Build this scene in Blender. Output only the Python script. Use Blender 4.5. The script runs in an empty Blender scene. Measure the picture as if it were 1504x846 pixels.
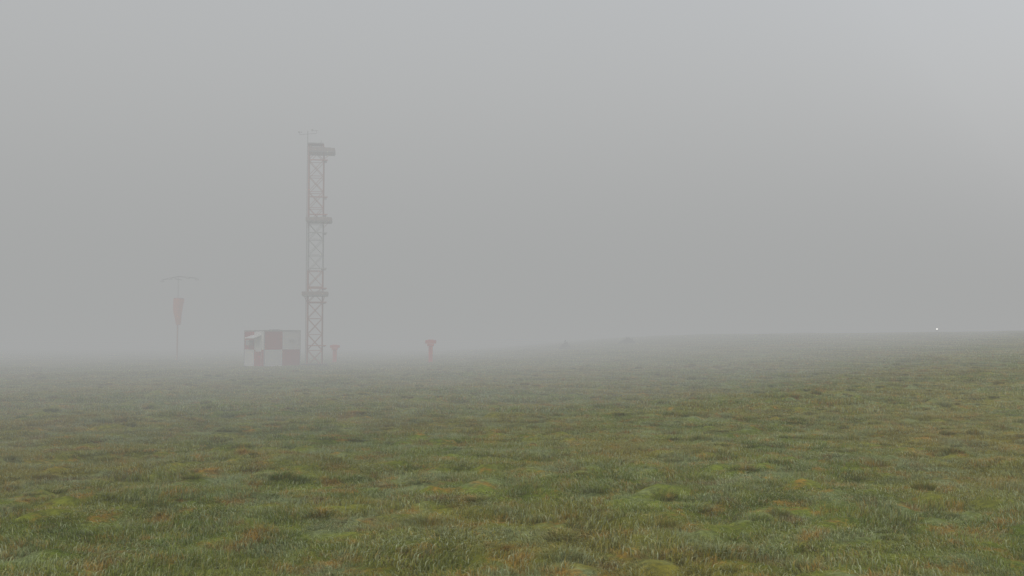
import bpy, math, random
import numpy as np
from mathutils import Vector, Matrix
random.seed(7); rng=np.random.default_rng(11)
S=bpy.context.scene; C=bpy.data.collections; root=S.collection

# ---------------------------------------------------------------- terrain
_w=[]
r0=np.random.default_rng(5)
for lam,amp,n in ((9.0,.035,5),(3.6,.022,7),(1.7,.022,9),(.8,.023,9),(.45,.014,8)):
    for i in range(n):
        a=r0.uniform(0,math.tau); k=math.tau/(lam*r0.uniform(.75,1.35))
        _w.append((k*math.cos(a),k*math.sin(a),r0.uniform(0,math.tau),amp*r0.uniform(.5,1)))
def sst(a,b,v):
    t=np.clip((v-a)/(b-a),0,1); return t*t*(3-2*t)
def ground_z(x,y,bumps=True):
    x=np.asarray(x,float); y=np.asarray(y,float)
    z=(2.12+.010*np.clip(x,-20,80))*sst(14,132,y)*sst(-15,26,x)
    z=z-np.clip(y-140,0,None)*.003*sst(-10,40,x)
    if bumps:
        for kx,ky,p,a in _w: z=z+a*.8*np.sin(kx*x+ky*y+p)
    return z

# ---------------------------------------------------------------- materials
def newmat(name):
    m=bpy.data.materials.new(name); m.use_nodes=True
    nt=m.node_tree; nt.nodes.clear(); return m,nt
def N(nt,t,**k):
    n=nt.nodes.new(t)
    for a,b in k.items(): setattr(n,a,b)
    return n
def mixc(nt,fac,a,b,mode='MIX'):
    n=N(nt,'ShaderNodeMix',data_type='RGBA',blend_type=mode)
    for sock,v in ((0,fac),(6,a),(7,b)):
        if hasattr(v,'is_linked'): nt.links.new(v,n.inputs[sock])
        else: n.inputs[sock].default_value=v if sock==0 else (*v,1)
    return n.outputs[2]
def noise(nt,vec,scale,detail=3,rough=.55):
    n=N(nt,'ShaderNodeTexNoise'); n.inputs['Scale'].default_value=scale
    n.inputs['Detail'].default_value=detail; n.inputs['Roughness'].default_value=rough
    nt.links.new(vec,n.inputs['Vector']); return n.outputs['Fac']
def ramp(nt,v,a,b,lo=0,hi=1):
    n=N(nt,'ShaderNodeMapRange'); n.clamp=True
    n.inputs[1].default_value=a; n.inputs[2].default_value=b
    n.inputs[3].default_value=lo; n.inputs[4].default_value=hi
    nt.links.new(v,n.inputs[0]); return n.outputs[0]
def shift(nt,pos,o):
    v=N(nt,'ShaderNodeVectorMath',operation='ADD'); v.inputs[1].default_value=o; nt.links.new(pos,v.inputs[0]); return v.outputs[0]

def grass_colour(nt):
    pos=N(nt,'ShaderNodeNewGeometry').outputs['Position']
    dark=(.160,.225,.016); mid=(.280,.345,.040); dew=(.36,.43,.21); straw=(.50,.29,.045); olive=(.40,.31,.045); brown=(.26,.16,.04)
    c=mixc(nt,ramp(nt,noise(nt,pos,1.6,5),.42,.58),dark,mid)
    c=mixc(nt,ramp(nt,noise(nt,pos,.16,3),.43,.66,0,.75),c,olive)
    c=mixc(nt,ramp(nt,noise(nt,pos,.9,5,.65),.50,.62,0,.75),c,dew)
    c=mixc(nt,ramp(nt,noise(nt,shift(nt,pos,(37,11,3)),1.9,5,.7),.53,.63,0,.9),c,straw)
    c=mixc(nt,ramp(nt,noise(nt,shift(nt,pos,(-7,61,9)),1.2,5,.7),.57,.66,0,.85),c,brown)
    return c,pos

gm,nt=newmat('grass_blades')
c,pos=grass_colour(nt)
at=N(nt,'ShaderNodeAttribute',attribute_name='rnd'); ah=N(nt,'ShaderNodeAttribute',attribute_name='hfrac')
c=mixc(nt,ramp(nt,at.outputs['Fac'],.86,1,0,.8),c,(.58,.44,.15))
c=mixc(nt,ramp(nt,at.outputs['Fac'],.34,0,0,.95),c,(.60,.68,.42))
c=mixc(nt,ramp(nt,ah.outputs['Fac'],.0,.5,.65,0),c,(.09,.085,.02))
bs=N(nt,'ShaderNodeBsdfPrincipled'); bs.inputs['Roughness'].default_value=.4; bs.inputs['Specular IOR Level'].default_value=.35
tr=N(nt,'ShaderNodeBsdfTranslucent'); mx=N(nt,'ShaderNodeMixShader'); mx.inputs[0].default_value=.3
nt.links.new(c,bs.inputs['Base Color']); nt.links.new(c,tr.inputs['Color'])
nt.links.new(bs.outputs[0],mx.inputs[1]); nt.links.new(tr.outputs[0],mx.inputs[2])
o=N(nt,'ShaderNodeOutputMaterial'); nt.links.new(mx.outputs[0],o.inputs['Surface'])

gr,nt=newmat('turf')
c,pos=grass_colour(nt)
c=mixc(nt,ramp(nt,noise(nt,pos,14,4,.7),.35,.65,.15,.75),c,(.055,.065,.018))
bs=N(nt,'ShaderNodeBsdfPrincipled'); bs.inputs['Roughness'].default_value=.95; bs.inputs['Specular IOR Level'].default_value=.1
bp=N(nt,'ShaderNodeBump'); bp.inputs['Strength'].default_value=.7; bp.inputs['Distance'].default_value=.05
nt.links.new(noise(nt,pos,9,5,.7),bp.inputs['Height']); nt.links.new(bp.outputs[0],bs.inputs['Normal'])
nt.links.new(c,bs.inputs['Base Color'])
o=N(nt,'ShaderNodeOutputMaterial'); nt.links.new(bs.outputs[0],o.inputs['Surface'])

def paint(name,col,dirt=(.12,.10,.08),amt=.35,rough=.55,metal=0,scale=3):
    m,nt=newmat(name)
    tc=N(nt,'ShaderNodeTexCoord').outputs['Object']
    mp=N(nt,'ShaderNodeMapping'); mp.inputs['Scale'].default_value=(1,1,.25); nt.links.new(tc,mp.inputs['Vector'])
    c=mixc(nt,ramp(nt,noise(nt,mp.outputs[0],scale,6,.65),.5,.78,0,amt),col,dirt)
    b=N(nt,'ShaderNodeBsdfPrincipled'); b.inputs['Roughness'].default_value=rough; b.inputs['Metallic'].default_value=metal
    nt.links.new(c,b.inputs['Base Color'])
    o=N(nt,'ShaderNodeOutputMaterial'); nt.links.new(b.outputs[0],o.inputs['Surface']); return m
RED=paint('red_paint',(.44,.04,.04),amt=.2); WHITE=paint('white_paint',(.82,.82,.81),amt=.15)
PRED=paint('post_red',(.78,.06,.025),amt=.05)
MRED=paint('mast_red',(.50,.19,.13)); MWH=paint('mast_white',(.50,.50,.49),amt=.2); GREY=paint('galvanised_steel',(.42,.42,.42))
DECK=paint('deck_panels',(.40,.32,.29)); CONC=paint('concrete',(.12,.11,.10),dirt=(.06,.06,.05)); DARK=paint('dark_rubber',(.03,.03,.03))
ORANGE=paint('orange_fabric',(.80,.17,.06),amt=.05,rough=.9)
LENS,nt=newmat('lit_lens'); e=N(nt,'ShaderNodeEmission'); e.inputs[0].default_value=(1,.97,.9,1); e.inputs[1].default_value=5
o=N(nt,'ShaderNodeOutputMaterial'); nt.links.new(e.outputs[0],o.inputs['Surface'])

# ---------------------------------------------------------------- mesh helpers
class MB:
    def __init__(s): s.v=[];s.f=[];s.m=[];s.mats=[];s.sm=[]
    def mi(s,m):
        if m not in s.mats: s.mats.append(m)
        return s.mats.index(m)
    def add(s,vs,fs,m,smooth=False):
        b=len(s.v); s.v+= [tuple(x) for x in vs]; k=s.mi(m)
        for f in fs: s.f.append(tuple(b+i for i in f)); s.m.append(k); s.sm.append(smooth)
    def beam(s,a,b,r,m,n=6,r2=None):
        a=Vector(a);b=Vector(b); d=(b-a); q=d.to_track_quat('Z','Y'); r2=r if r2 is None else r2
        vs=[]
        for p,rr in((a,r),(b,r2)):
            for i in range(n):
                t=math.tau*i/n; vs.append(p+q@Vector((rr*math.cos(t),rr*math.sin(t),0)))
        fs=[(i,(i+1)%n,n+(i+1)%n,n+i) for i in range(n)]+[tuple(range(n-1,-1,-1)),tuple(range(n,2*n))]
        s.add(vs,fs,m,False)
    def box(s,c,d,m,rz=0,rx=0,ry=0):
        M=Matrix.Translation(Vector(c))@Matrix.Rotation(rz,4,'Z')@Matrix.Rotation(rx,4,'X')@Matrix.Rotation(ry,4,'Y')
        vs=[M@Vector((x*d[0]/2,y*d[1]/2,z*d[2]/2)) for z in(-1,1) for x,y in((-1,-1),(1,-1),(1,1),(-1,1))]
        s.add(vs,[(3,2,1,0),(4,5,6,7),(0,1,5,4),(1,2,6,5),(2,3,7,6),(3,0,4,7)],m)
    def revolve(s,c,prof,m,n=16,smooth=True,fold=0):
        vs=[]
        for k,(r,z) in enumerate(prof):
            for i in range(n):
                t=math.tau*i/n; rr=r*(1+fold*math.sin(3*t+z*2.2)+fold*.6*math.sin(5*t-z*3))
                vs.append((c[0]+rr*math.cos(t),c[1]+rr*math.sin(t),c[2]+z))
        fs=[]
        for k in range(len(prof)-1):
            for i in range(n):
                j=(i+1)%n; fs.append((k*n+i,k*n+j,(k+1)*n+j,(k+1)*n+i))
        s.add(vs,fs,m,smooth)
    def obj(s,name,parent=None,bevel=0):
        me=bpy.data.meshes.new(name); me.from_pydata(s.v,[],s.f)
        for m in s.mats: me.materials.append(m)
        me.polygons.foreach_set('material_index',s.m); me.polygons.foreach_set('use_smooth',s.sm); me.update()
        o=bpy.data.objects.new(name,me); root.objects.link(o)
        if parent: o.parent=parent
        if bevel:
            b=o.modifiers.new('b','BEVEL'); b.width=bevel; b.segments=2; b.limit_method='ANGLE'
        return o
def empty(name,loc,rz=0):
    e=bpy.data.objects.new(name,None); root.objects.link(e); e.location=loc; e.rotation_euler=(0,0,rz); e.empty_display_size=.3; return e

# ---------------------------------------------------------------- ground sheet
def axis(lim_lo,lim_hi,fine_lo,fine_hi,st,g=1.09):
    a=list(np.arange(fine_lo,fine_hi+1e-6,st)); d=st
    while a[-1]<lim_hi: d*=g; a.append(a[-1]+d)
    d=st
    while a[0]>lim_lo: d*=g; a.insert(0,a[0]-d)
    return np.array(a)
xs=axis(-700,700,-22,22,.16); ys=axis(-200,900,2,34,.16,1.05)
X,Y=np.meshgrid(xs,ys); Z=ground_z(X,Y)
nx,ny=len(xs),len(ys)
co=np.stack([X,Y,Z],-1).reshape(-1,3)
I=np.arange(nx*ny).reshape(ny,nx)
q=np.stack([I[:-1,:-1],I[:-1,1:],I[1:,1:],I[1:,:-1]],-1).reshape(-1,4)
me=bpy.data.meshes.new('ground'); me.vertices.add(len(co)); me.vertices.foreach_set('co',co.ravel())
me.loops.add(q.size); me.loops.foreach_set('vertex_index',q.ravel().astype(np.int32))
me.polygons.add(len(q)); me.polygons.foreach_set('loop_start',np.arange(0,q.size,4,dtype=np.int32))
me.polygons.foreach_set('use_smooth',np.ones(len(q),bool)); me.update(calc_edges=True); me.validate()
me.materials.append(gr); go=bpy.data.objects.new('ground',me); root.objects.link(go)

# ---------------------------------------------------------------- grass
def clump(name,n,rad,l0,l1,w,lean,seed,dome=0,straw=0):
    r=np.random.default_rng(seed)
    a=r.uniform(0,math.tau,n); rr=rad*np.sqrt(r.uniform(0,1,n)); px=rr*np.cos(a); py=rr*np.sin(a)
    L=r.uniform(l0,l1,n)*(1-.35*(rr/rad)**2)
    wa=seed*1.3; 
    dx=np.cos(wa)*.5+r.normal(0,.7,n)+dome*px/rad; dy=np.sin(wa)*.5+r.normal(0,.7,n)+dome*py/rad
    le=np.clip(np.hypot(dx,dy),.01,None); k=np.clip(le*lean,0,1.15); dx/=le; dy/=le
    tw=r.uniform(0,math.pi,n); sx=np.cos(tw)*w/2; sy=np.sin(tw)*w/2
    base=np.stack([px,py,-.02+0*px],-1); side=np.stack([sx,sy,0*sx],-1)*r.uniform(.6,1.3,n)[:,None]
    dirv=np.stack([dx,dy,0*dx],-1)
    up=np.array([0,0,1.])
    p1=base+ (dirv*(k*.35)[:,None]+up*.9)*(L*.5)[:,None]
    p2=p1+ (dirv*(k*1.1)[:,None]+up*(np.clip(1-.75*k,-.1,1))[:,None])*(L*.55)[:,None]
    V=np.stack([base-side,base+side,p1-side*.85,p1+side*.85,p2],1).reshape(-1,3)
    b=np.arange(n)*5
    me=bpy.data.meshes.new(name); me.vertices.add(len(V)); me.vertices.foreach_set('co',V.ravel())
    tri=np.stack([b,b+1,b+3, b,b+3,b+2, b+2,b+3,b+4],-1).reshape(-1,3).astype(np.int32)
    me.loops.add(tri.size); me.loops.foreach_set('vertex_index',tri.ravel())
    me.polygons.add(len(tri)); me.polygons.foreach_set('loop_start',np.arange(0,tri.size,3,dtype=np.int32))
    me.update(calc_edges=True)
    rv=r.uniform(0,1,n)**(1-.6*straw)
    A=me.attributes.new('rnd','FLOAT','POINT'); A.data.foreach_set('value',np.repeat(rv,5).astype(np.float32))
    A=me.attributes.new('hfrac','FLOAT','POINT'); A.data.foreach_set('value',np.tile([0,0,.5,.5,1],n).astype(np.float32))
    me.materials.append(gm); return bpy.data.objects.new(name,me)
def coll(name,objs):
    c=C.new(name)
    for o in objs: c.objects.link(o)
    return c
near=coll('turf_patch_fine',[clump('a_fine_%d'%i,850,.48,.05,.12,.0068,1.1,i+1) for i in range(6)])
mid=coll('turf_patch_medium',[clump('b_med_%d'%i,420,.75,.07,.14,.013,.9,i+11) for i in range(4)])
far=coll('turf_patch_coarse',[clump('c_far_%d'%i,260,1.3,.09,.17,.026,.75,i+21) for i in range(4)])
tus=coll('tussocks',[clump('d_tus_%d'%i,260,.17,.12,.22,.0075,1.1,i+31,dome=1.6,straw=(i%2==0)) for i in range(6)])

def pts(y0,y1,sp,margin,prob=None,side=.6):
    yy=np.arange(y0,y1,sp); out=[]
    for y in yy:
        h=side*y+margin; xx=np.arange(-h,h,sp); out.append(np.stack([xx,np.full_like(xx,y)],-1))
    P=np.concatenate(out); P+=rng.uniform(-.5,.5,P.shape)*sp
    if prob is not None:
        P=P[rng.uniform(0,1,len(P))<prob(P[:,0],P[:,1])]
    return P
def nz(x,y,seed,lam):
    r=np.random.default_rng(seed); v=0
    for i in range(8):
        a=r.uniform(0,math.tau); k=math.tau/(lam*r.uniform(.6,1.6)); v=v+np.sin(k*(math.cos(a)*x+math.sin(a)*y)+r.uniform(0,6.3))
    return v/2.0
sets=[(near,pts(3,27,.44,5),.75,1.3),(mid,pts(26.5,58,.72,6),.8,1.3),(far,pts(57,150,1.35,10),.8,1.3),
      (tus,pts(4,60,.42,4,lambda x,y: np.clip(.12+.45*nz(x,y,3,1.3)+.2*nz(x,y,8,9),0.03,.85)),.45,1.2)]
allP=[];allS=[];allK=[]
for k,(c,P,s0,s1) in enumerate(sets):
    z=ground_z(P[:,0],P[:,1]); allP.append(np.stack([P[:,0],P[:,1],z],-1))
    s=rng.uniform(s0,s1,len(P))
    allS.append(s); allK.append(np.full(len(P),k))
P=np.concatenate(allP);Sc=np.concatenate(allS);K=np.concatenate(allK)
me=bpy.data.meshes.new('grass'); me.vertices.add(len(P)); me.vertices.foreach_set('co',P.ravel())
hz=np.clip(1+.3*nz(P[:,0],P[:,1],14,1.6),.5,1.7)
sc=np.stack([Sc,Sc,Sc*hz],-1)
rot=np.stack([0*hz,0*hz,rng.uniform(0,math.tau,len(P))],-1)
for nm,t,arr in (('sc','FLOAT_VECTOR',sc),('rot','FLOAT_VECTOR',rot)):
    A=me.attributes.new(nm,t,'POINT'); A.data.foreach_set('vector',arr.ravel().astype(np.float32))
A=me.attributes.new('kind','INT','POINT'); A.data.foreach_set('value',K.astype(np.int32))
grass=bpy.data.objects.new('grass',me); root.objects.link(grass)
ng=bpy.data.node_groups.new('grass_scatter','GeometryNodeTree')
ng.interface.new_socket('Geometry',in_out='INPUT',socket_type='NodeSocketGeometry')
ng.interface.new_socket('Geometry',in_out='OUTPUT',socket_type='NodeSocketGeometry')
gi=ng.nodes.new('NodeGroupInput'); gout=ng.nodes.new('NodeGroupOutput'); join=ng.nodes.new('GeometryNodeJoinGeometry')
def named(n,t):
    a=ng.nodes.new('GeometryNodeInputNamedAttribute'); a.data_type=t; a.inputs['Name'].default_value=n; return a.outputs['Attribute']
ks=named('kind','INT'); ss=named('sc','FLOAT_VECTOR'); rs=named('rot','FLOAT_VECTOR')
for k,(c,_,_,_) in enumerate(sets):
    ci=ng.nodes.new('GeometryNodeCollectionInfo'); ci.inputs['Collection'].default_value=c
    ci.inputs['Separate Children'].default_value=True; ci.inputs['Reset Children'].default_value=True
    cmp=ng.nodes.new('FunctionNodeCompare'); cmp.data_type='INT'; cmp.operation='EQUAL'
    ii=[s for s in cmp.inputs if s.type=='INT']; ng.links.new(ks,ii[0]); ii[1].default_value=k
    ip=ng.nodes.new('GeometryNodeInstanceOnPoints')
    ng.links.new(gi.outputs[0],ip.inputs['Points']); ng.links.new(cmp.outputs[0],ip.inputs['Selection'])
    ng.links.new(ci.outputs[0],ip.inputs['Instance']); ip.inputs['Pick Instance'].default_value=True
    ng.links.new(rs,ip.inputs['Rotation']); ng.links.new(ss,ip.inputs['Scale'])
    ng.links.new(ip.outputs[0],join.inputs[0])
ng.links.new(join.outputs[0],gout.inputs[0])
gmod=grass.modifiers.new('scatter','NODES'); gmod.node_group=ng

def gz(x,y): return float(ground_z(x,y))
# ---------------------------------------------------------------- lattice mast
mx_,my_=-13.5,70.0; T=empty('lattice_mast',(mx_,my_,gz(mx_,my_)),math.radians(8))
HW=.50
def colz(z): return MWH if 6.6<z<9.6 else MRED
b=MB(); corners=[(-HW,-HW),(HW,-HW),(HW,HW),(-HW,HW)]
H=15.2; nb=14; bh=H/nb
for x,y in corners:
    for i in range(nb): b.beam((x,y,i*bh),(x,y,(i+1)*bh),.035,colz((i+.5)*bh))
b.obj('legs',T)
b=MB()
for i in range(nb):
    z0,z1=i*bh,(i+1)*bh; m=colz((z0+z1)/2)
    for k in range(4):
        a=corners[k]; c2=corners[(k+1)%4]
        b.beam((*a,z1-.02),(*c2,z1-.02),.02,m,5)
        b.beam((*a,z0),(*c2,z1),.02,m,5); b.beam((*c2,z0),(*a,z1),.02,m,5)
b.obj('bracing',T)
b=MB()
for z in (1.4,4.35,5.3,6.65,9.1,10.35,11.55,14.1):
    b.box((.14,-HW-.07,z),(1.32,.07,.07),colz(z)); 
    b.box((HW+.1,-.1,z-.03),(.22,.2,.12),GREY)
b.obj('equipment_arms',T)
for i,(z,cx) in enumerate(((4.80,.0),(9.88,.22),(14.65,.40))):
    b=MB(); b.box((cx,-.05,z),(1.66,1.5,.06),GREY)
    b.box((cx,-.8,z+.15),(1.70,.04,.22),DECK); b.box((cx,.7,z+.15),(1.70,.04,.22),DECK)
    b.box((cx-.85,-.05,z+.15),(.04,1.52,.22),DECK); b.box((cx+.85,-.05,z+.15),(.04,1.52,.22),DECK)
    b.box((cx+.35,-.5,z+.22),(.5,.4,.18),GREY); b.box((cx-.45,-.3,z+.2),(.36,.4,.16),MWH)
    for s in (-1,1): b.beam((cx+s*.7,-.7,z-.04),(s*HW,-HW,z-.5),.02,MRED,5)
    b.obj('platform_%d'%(i+1),T)
b=MB()
for s in (-.17,.17): b.beam((-HW-.12,s,0),(-HW-.12,s,H),.02,GREY,5)
for i in range(49): b.beam((-HW-.12,-.17,.3+i*.3),(-HW-.12,.17,.3+i*.3),.012,GREY,4)
b.obj('ladder',T)
b=MB()
b.beam((-HW-.08,-HW,13.6),(-HW-.08,-HW,16.1),.03,GREY); b.beam((-HW-.62,-HW,15.82),(-HW+.5,-HW,15.95),.018,GREY)
b.beam((-HW-.62,-HW,15.82),(-HW-.62,-HW,16.02),.015,GREY)
for k in range(3):
    t=math.tau*k/3; p=Vector((-HW-.62+.12*math.cos(t),-HW+.12*math.sin(t),16.02)); b.beam((-HW-.62,-HW,16.02),p,.008,GREY,4)
    b.revolve(p,[(.005,-.05),(.035,-.035),(.05,0)],GREY,8)
b.beam((-HW+.5,-HW,15.95),(-HW+.5,-HW,16.12),.015,GREY); b.box((-HW+.4,-HW,16.14),(.42,.015,.03),GREY); b.box((-HW+.22,-HW,16.16),(.12,.012,.14),GREY)
b.box((-.05,-.1,15.25),(1.1,1.05,.07),GREY)
b.beam((.3,.2,15.2),(.3,.2,15.6),.02,GREY)
b.obj('wind_sensors',T)
b=MB(); b.box((0,0,.02),(1.7,1.7,.3),CONC); b.obj('footing',T,.03)
b=MB(); b.beam((HW+.03,-HW,.2),(HW+.03,-HW,14.4),.018,DARK,5); b.obj('cable_run',T)

# ---------------------------------------------------------------- checkered cabin
cx_,cy_=-16.55,70.6; CA=empty('equipment_cabin',(cx_,cy_,gz(cx_,cy_)),math.radians(42.6))
W=2.72;Hc=2.55;h=W/2
b=MB(); b.box((0,0,Hc/2+.02),(W-.03,W-.03,Hc-.05),WHITE); b.obj('shell',CA)
b=MB()
cellz=(Hc-.1)/2
def cell(face,i,j):
    u=-h/2+i*h; z=.06+cellz*(j+.5)
    m=[RED,WHITE][(i+j)%2==0]
    t=.03; d=(W/2-.015+t/2)
    ang=[0,-math.pi/2,math.pi,math.pi/2][face]
    R=Matrix.Rotation(ang,3,'Z'); p=R@Vector((u,-d,z))
    b.box(p,(h-.012,t,cellz-.012),m,rz=ang)
for f in range(4):
    for i in range(2):
        for j in range(2): cell(f,i,j)
b.obj('checker_panels',CA)
b=MB(); b.box((0,0,Hc+.03),(W+.10,W+.10,.06),GREY); b.box((.3,.2,Hc+.09),(.7,.6,.06),GREY); b.obj('roof',CA,.01)
b=MB()
for sx in(-1,1):
    for sy in(-1,1): b.box((sx*(h+.012),sy*(h+.012),Hc/2+.02),(.05,.05,Hc-.08),GREY)
b.obj('corner_trims',CA)
b=MB(); b.box((.3,0,.03),(W+1.2,W+.5,.24),CONC); b.obj('plinth',CA,.02)
b=MB()
R=Matrix.Rotation(-math.pi/2,3,'Z')
def L(u,out,z): return R@Vector((u,-(h+out),z))
b.box(L(.62,.035,1.02),(.78,.02,1.72),WHITE,rz=-math.pi/2)
b.box(L(.62,.05,.66),(.74,.016,.98),RED,rz=-math.pi/2)
b.box(L(.92,.065,1.0),(.04,.04,.16),DARK,rz=-math.pi/2)
b.box(L(.35,.33,2.15),(1.25,.6,.05),WHITE,rz=-math.pi/2,rx=math.radians(20))
b.box(L(-.45,.16,1.75),(.5,.26,.36),GREY,rz=-math.pi/2)
b.obj('door_and_canopy',CA,.006)
b=MB(); b.box((.7,-(h+.04),1.9),(.4,.03,.22),WHITE)
for k in range(4): b.box((.7,-(h+.062),1.83+k*.045),(.36,.012,.014),GREY)
b.obj('vent_grille',CA)

# ---------------------------------------------------------------- windsock
wx,wy=-28.8,88.0; WS=empty('windsock',(wx,wy,gz(wx,wy)))
b=MB(); b.beam((0,0,0),(0,0,3.2),.07,MRED,10); b.beam((0,0,3.2),(0,0,7.3),.055,MWH,10,.04)
b.box((0,0,.05),(.7,.7,.16),CONC); b.obj('pole',WS)
b=MB(); prof=[(.40,0),(.43,-.25),(.41,-.6),(.36,-1.0),(.31,-1.4),(.26,-1.8),(.19,-2.15),(.16,-2.3)]
b.revolve((.14,-.32,5.45),prof,ORANGE,28,True,.13); b.obj('sock',WS)
b=MB()
for k in range(16):
    t=math.tau*k/16;t2=math.tau*(k+1)/16; b.beam((.14+.41*math.cos(t),-.32+.41*math.sin(t),5.47),(.14+.41*math.cos(t2),-.32+.41*math.sin(t2),5.47),.02,GREY,5)
b.beam((0,0,5.7),(.14,-.32,5.47),.02,GREY,5)
b.obj('swivel_hoop',WS)
b=MB()
b.beam((-1.4,0,7.05),(0,0,7.35),.04,DARK); b.beam((0,0,7.35),(1.6,0,7.2),.04,DARK); b.beam((0,-.9,7.1),(0,.9,7.1),.035,DARK)
for x,z in((-1.4,7.0),(-.7,7.2),(.8,7.28),(1.6,7.15)):
    b.revolve((x,0,z),[(.2,-.12),(.15,0),(.03,.1)],GREY,10)
b.obj('floodlight_frame',WS)

# ---------------------------------------------------------------- red T-shaped field posts
def tpost(name,x,y,hh,hw):
    E=empty(name,(x,y,gz(x,y)))
    b=MB(); b.box((0,0,hh*.42),(.30,.26,hh*.84),PRED); b.box((0,0,.04),(.5,.5,.12),CONC); b.obj('post',E,.01)
    b=MB(); b.box((0,0,hh*.92),(hw,.36,hh*.14),PRED); b.box((0,-.02,hh*1.0),(hw*.5,.26,hh*.03),PRED)
    b.box((0,-.08,hh*.79),(hw*.62,.24,hh*.10),PRED); b.beam((0,-.15,hh*.3),(0,-.15,hh*.7),.025,PRED,6)
    b.obj('sensor_head',E,.015)
tpost('visibility_sensor',-6.2,78,1.82,.82)
tpost('visibility_sensor.001',-14.2,82,1.5,.74)

lx,ly=44.5,107.0; E=empty('airfield_light',(lx,ly,gz(lx,ly)))
b=MB(); b.beam((0,0,0),(0,0,.58),.04,GREY,8); b.revolve((0,0,.56),[(.13,0),(.13,.06),(.09,.08)],GREY,14); b.obj('base',E)
b=MB(); b.revolve((0,0,.64),[(.07,0),(.085,.05),(.06,.11),(.01,.13)],LENS,14); b.obj('lens',E)

# ---------------------------------------------------------------- low distant bushes
def bush(name,x,y,w,hh,seed):
    r=np.random.default_rng(seed); n=700; V=[];F=[]
    for i in range(n):
        a=r.uniform(0,math.tau); rr=r.uniform(0,1)**.5; px=rr*math.cos(a)*w/2; py=rr*math.sin(a)*w/3
        top=hh*(1-rr**2)*(.7+.3*math.sin(px*3+seed)); pz=r.uniform(.3,1)*top
        s=.07; d=r.normal(size=(3,3))*s; bb=len(V); V+= [(px+d[k][0],py+d[k][1],pz+d[k][2]) for k in range(3)]; F.append((bb,bb+1,bb+2))
    for i in range(14):
        a=r.uniform(0,math.tau); bb=len(V); ex,ey=math.cos(a)*w*.3,math.sin(a)*w*.2
        V+=[(-.02,0,0),(.02,0,0),(ex,ey,hh*.6)]; F.append((bb,bb+1,bb+2))
    me=bpy.data.meshes.new(name); me.from_pydata(V,[],F); me.materials.append(BUSH)
    o=bpy.data.objects.new(name,me); root.objects.link(o); o.location=(x,y,gz(x,y)-.02)
BUSH=paint('bush_leaves',(.06,.075,.03),scale=5,rough=.8)
bush('low_bush',5.4,104,1.4,.9,1); bush('low_bush.001',11.8,104,2.0,.8,2)

# ---------------------------------------------------------------- fog (homogeneous media)
def fog(name,plan,z0,z1,sig,J):
    n=len(plan); vs=[(x,y,z0) for x,y in plan]+[(x,y,z1) for x,y in plan]
    fs=[tuple(range(n-1,-1,-1)),tuple(range(n,2*n))]+[(i,(i+1)%n,n+(i+1)%n,n+i) for i in range(n)]
    me=bpy.data.meshes.new(name); me.from_pydata(vs,[],fs)
    m,nt=newmat(name+'_medium')
    a=N(nt,'ShaderNodeVolumeAbsorption'); a.inputs['Color'].default_value=(0,0,0,1); a.inputs['Density'].default_value=sig
    e=N(nt,'ShaderNodeEmission'); e.inputs[0].default_value=(*J,1); e.inputs[1].default_value=sig  # fog glows by itself, standing in for multiply scattered light
    s=N(nt,'ShaderNodeAddShader'); nt.links.new(a.outputs[0],s.inputs[0]); nt.links.new(e.outputs[0],s.inputs[1])
    o=N(nt,'ShaderNodeOutputMaterial'); nt.links.new(s.outputs[0],o.inputs['Volume'])
    me.materials.append(m); ob=bpy.data.objects.new(name,me); root.objects.link(ob); return ob
sq=[(-520,-180),(520,-180),(520,620),(-520,620)]
fog('fog',sq,-8,9,.0055,(.385,.386,.380))
fog('fog_middle',[(x*.999,y*.999) for x,y in sq],9.01,28,.0115,(.460,.466,.472))
fog('fog_top_glow',[(x*.998,y*.998) for x,y in sq],28.01,48,.0200,(.80,.80,.80))  # overhead layer added with stronger glow to brighten grass and upper sky
def bank(name,xa,ya,sl,z0,z1,sig,J,lim):
    x0,x1=-40,lim
    fog(name,[(x0,ya+sl*(x0-xa)),(x1,ya+sl*(x1-xa)),(x1,612),(-472,612),(-472,ya+sl*(x0-xa))],z0,z1,sig,J)
bank('fog_bank',-8,16,1.0,-7,19,.0110,(.374,.382,.380),480)
bank('fog_bank.001',-6,10,1.6,-6.5,18,.0080,(.374,.384,.382),330)

# ---------------------------------------------------------------- light, sky, camera
W_=bpy.data.worlds.new('World'); S.world=W_; W_.use_nodes=True; nt=W_.node_tree
bg=nt.nodes['Background']; sk=nt.nodes.new('ShaderNodeTexSky'); sk.sky_type='NISHITA'; sk.sun_disc=False
el,az=math.radians(50),math.radians(215)
sk.sun_elevation=el; sk.sun_rotation=az; sk.dust_density=4; sk.air_density=1.5
nt.links.new(sk.outputs[0],bg.inputs[0]); bg.inputs[1].default_value=.12
sl=bpy.data.lights.new('sun','SUN'); sl.energy=1.5; sl.angle=math.radians(18); sl.color=(1,.95,.87)
so=bpy.data.objects.new('sun',sl); root.objects.link(so)
d=Vector((math.sin(az)*math.cos(el),math.cos(az)*math.cos(el),math.sin(el))); so.rotation_euler=d.to_track_quat('Z','Y').to_euler()
so.location=d*40
cam=bpy.data.cameras.new('camera'); cam.lens=35.9; cam.sensor_width=36; cam.clip_end=3000; cam.clip_start=.05
co_=bpy.data.objects.new('camera',cam); root.objects.link(co_)
co_.location=(0,0,2.0); co_.rotation_euler=(math.radians(90+2.82),0,0); S.camera=co_
S.view_settings.view_transform='Standard'; S.view_settings.look='None'; S.view_settings.exposure=0
